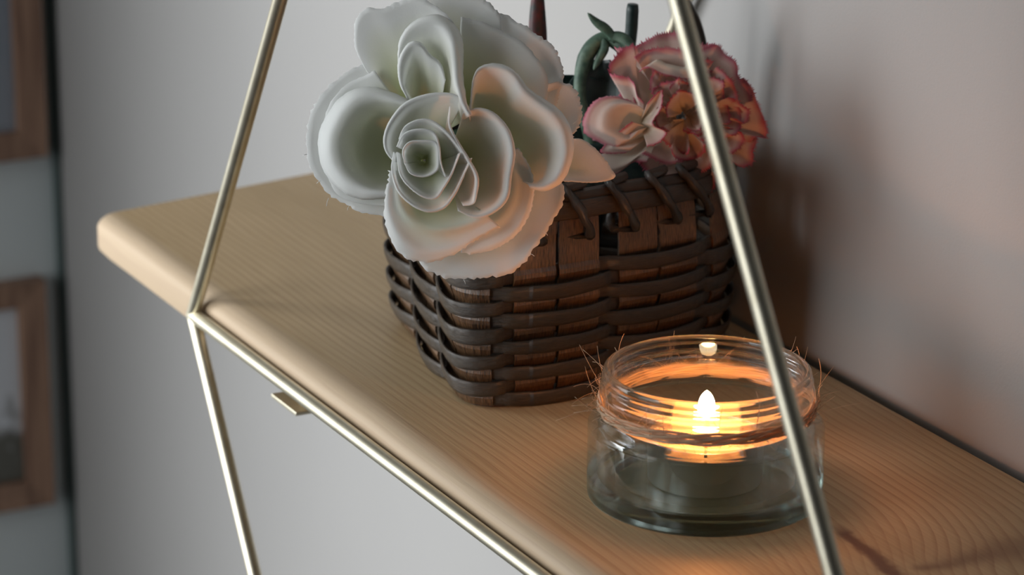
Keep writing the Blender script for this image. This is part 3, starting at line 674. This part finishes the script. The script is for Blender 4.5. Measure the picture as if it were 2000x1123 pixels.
# ------------------------------------------------------------------ glass jar with twine
JX, JY = .2698, .0698
jar = tag(empty('glass_jar', (JX, JY, ZT)), 'low clear glass jar with a threaded neck wrapped in jute twine', 'jar')
prof = [(0, .9), (28, .8), (32, .2), (36, .2), (37.8, 1.2), (38.5, 3.5), (38.5, 23.0), (38.2, 25.0), (37.2, 26.6), (35.6, 27.6), (34.3, 28.4), (33.8, 29.6),
        (33.8, 35.2), (34.6, 36.0), (35.0, 36.9), (34.6, 37.8), (33.7, 38.4), (33.6, 39.2), (34.2, 39.9), (34.3, 40.6), (33.7, 41.2), (33.8, 42.4), (33.6, 43.4), (33.0, 44.0),
        (32.0, 44.1), (31.3, 43.6), (31.0, 42.6), (30.9, 40), (30.9, 31.5), (31.4, 29.4), (33.0, 27.2), (34.6, 25.2), (35.3, 23.0), (35.4, 9.5), (34.6, 7.4), (32.0, 6.3), (26, 6.0), (0, 6.0)]
pts = catmull([(r, z, 0) for r, z in prof[1:-1]], 150)
pr = [(.0006, .0009)] + [(p.x * .001, p.y * .001) for p in pts] + [(.0006, .006)]
v, f = lathe(pr, 128, (JX, JY, ZT)); o = at_parent(new_obj('glass_body', v, f, M_glass), jar)
bm = bmesh.new(); bm.from_mesh(o.data); bmesh.ops.recalc_face_normals(bm, faces=bm.faces); bm.to_mesh(o.data); bm.free()
# twisted twine, two turns
rs = random.Random(5); tw = []
for ply in (0, 1):
    pts = []
    for a in range(420):
        t = a / 419; th = t * 2 * math.pi * 3.1 + .6; zc = .0300 + .0040 * t + .0004 * math.sin(th + 1) ; ph = t * 150 + ply * math.pi
        r = .0348 + .00048 * math.cos(ph); pts.append(V((JX + r * math.cos(th), JY + r * math.sin(th), ZT + zc + .00048 * math.sin(ph))))
    tw.append(tube(pts, .00045, 6))
v, f = join(tw); at_parent(new_obj('twine', v, f, M_jute), jar)
fz = []
for k in range(420):
    big = k < 90
    th = rs.uniform(0, 2 * math.pi); r0 = .0353; z0 = ZT + rs.uniform(.030, .0345)
    L_ = rs.uniform(.008, .018) if big else rs.uniform(.002, .006); d = V((math.cos(th), math.sin(th), 0)); tg = V((-math.sin(th), math.cos(th), 0))
    p = V((JX, JY, z0)) + d * r0; pts = [p]; v_ = (d * rs.uniform(.15, .9) + tg * rs.uniform(-1.3, 1.3) + V((0, 0, rs.uniform(-.3, 1.0)))).normalized()
    if big: v_ = (v_ + V((0, 0, .5))).normalized()
    curl = V((rs.uniform(-1, 1), rs.uniform(-1, 1), rs.uniform(-1, 1))) * .28
    for q in range(7):
        v_ = (v_ + curl).normalized(); p = p + v_ * L_ / 7
        dd = V((p.x - JX, p.y - JY, 0))
        if dd.length < .0349 and p.z < ZT + .044: p += dd.normalized() * (.0349 - dd.length)
        if dd.length < .0392 and p.z < ZT + .0285: p.z = ZT + .0285
        pts.append(p.copy())
    fz.append(tube(pts, .00008 if big else .000055, 3))
v, f = join(fz); o = at_parent(new_obj('twine_fibres', v, f, M_jute), jar); o['kind'] = 'stuff'

# ------------------------------------------------------------------ tealight inside the jar
tea = tag(empty('tealight', (JX, JY, ZT + .0061)), 'burning tealight in an aluminium cup inside the glass jar', 'candle')
cz = ZT + .0061
v, f = lathe([(.0184, 0), (.0187, .0005), (.0190, .0150), (.0196, .0153), (.0196, .0156), (.0188, .0155), (.0186, .0150), (.0184, .0010), (.0175, .0008)], 72, (JX, JY, cz))
at_parent(new_obj('cup', v, f, M_alu), tea)
v, f = lathe([(.0005, .0010), (.0182, .0010), (.0185, .0142), (.0182, .01365), (.012, .0134), (.0005, .0134)], 72, (JX, JY, cz))
at_parent(new_obj('wax', v, f, M_wax), tea)
v, f = tube([V((JX, JY, cz + .011)), V((JX + .0002, JY, cz + 0.0140)), V((JX - .0002, JY + .0006, cz + .0195)), V((JX, JY + .0015, cz + .0212))], [.0007, .0007, .0006, .0004], 8)
at_parent(new_obj('wick', v, f, M_wick), tea)
fp = [(.0001, 0), (.0014, .0004), (.0024, .0016), (.0028, .0034), (.0027, .0052), (.0021, .0072), (.0012, .0086), (.0004, .0093), (.0001, .0096)]
fpc = catmull([(a, b_, 0) for a, b_ in fp], 28)
v, f = lathe([(max(.00005, p.x), p.y) for p in fpc], 28, (JX, JY, ZT + .0268)); at_parent(new_obj('flame', v, f, M_flame), tea)
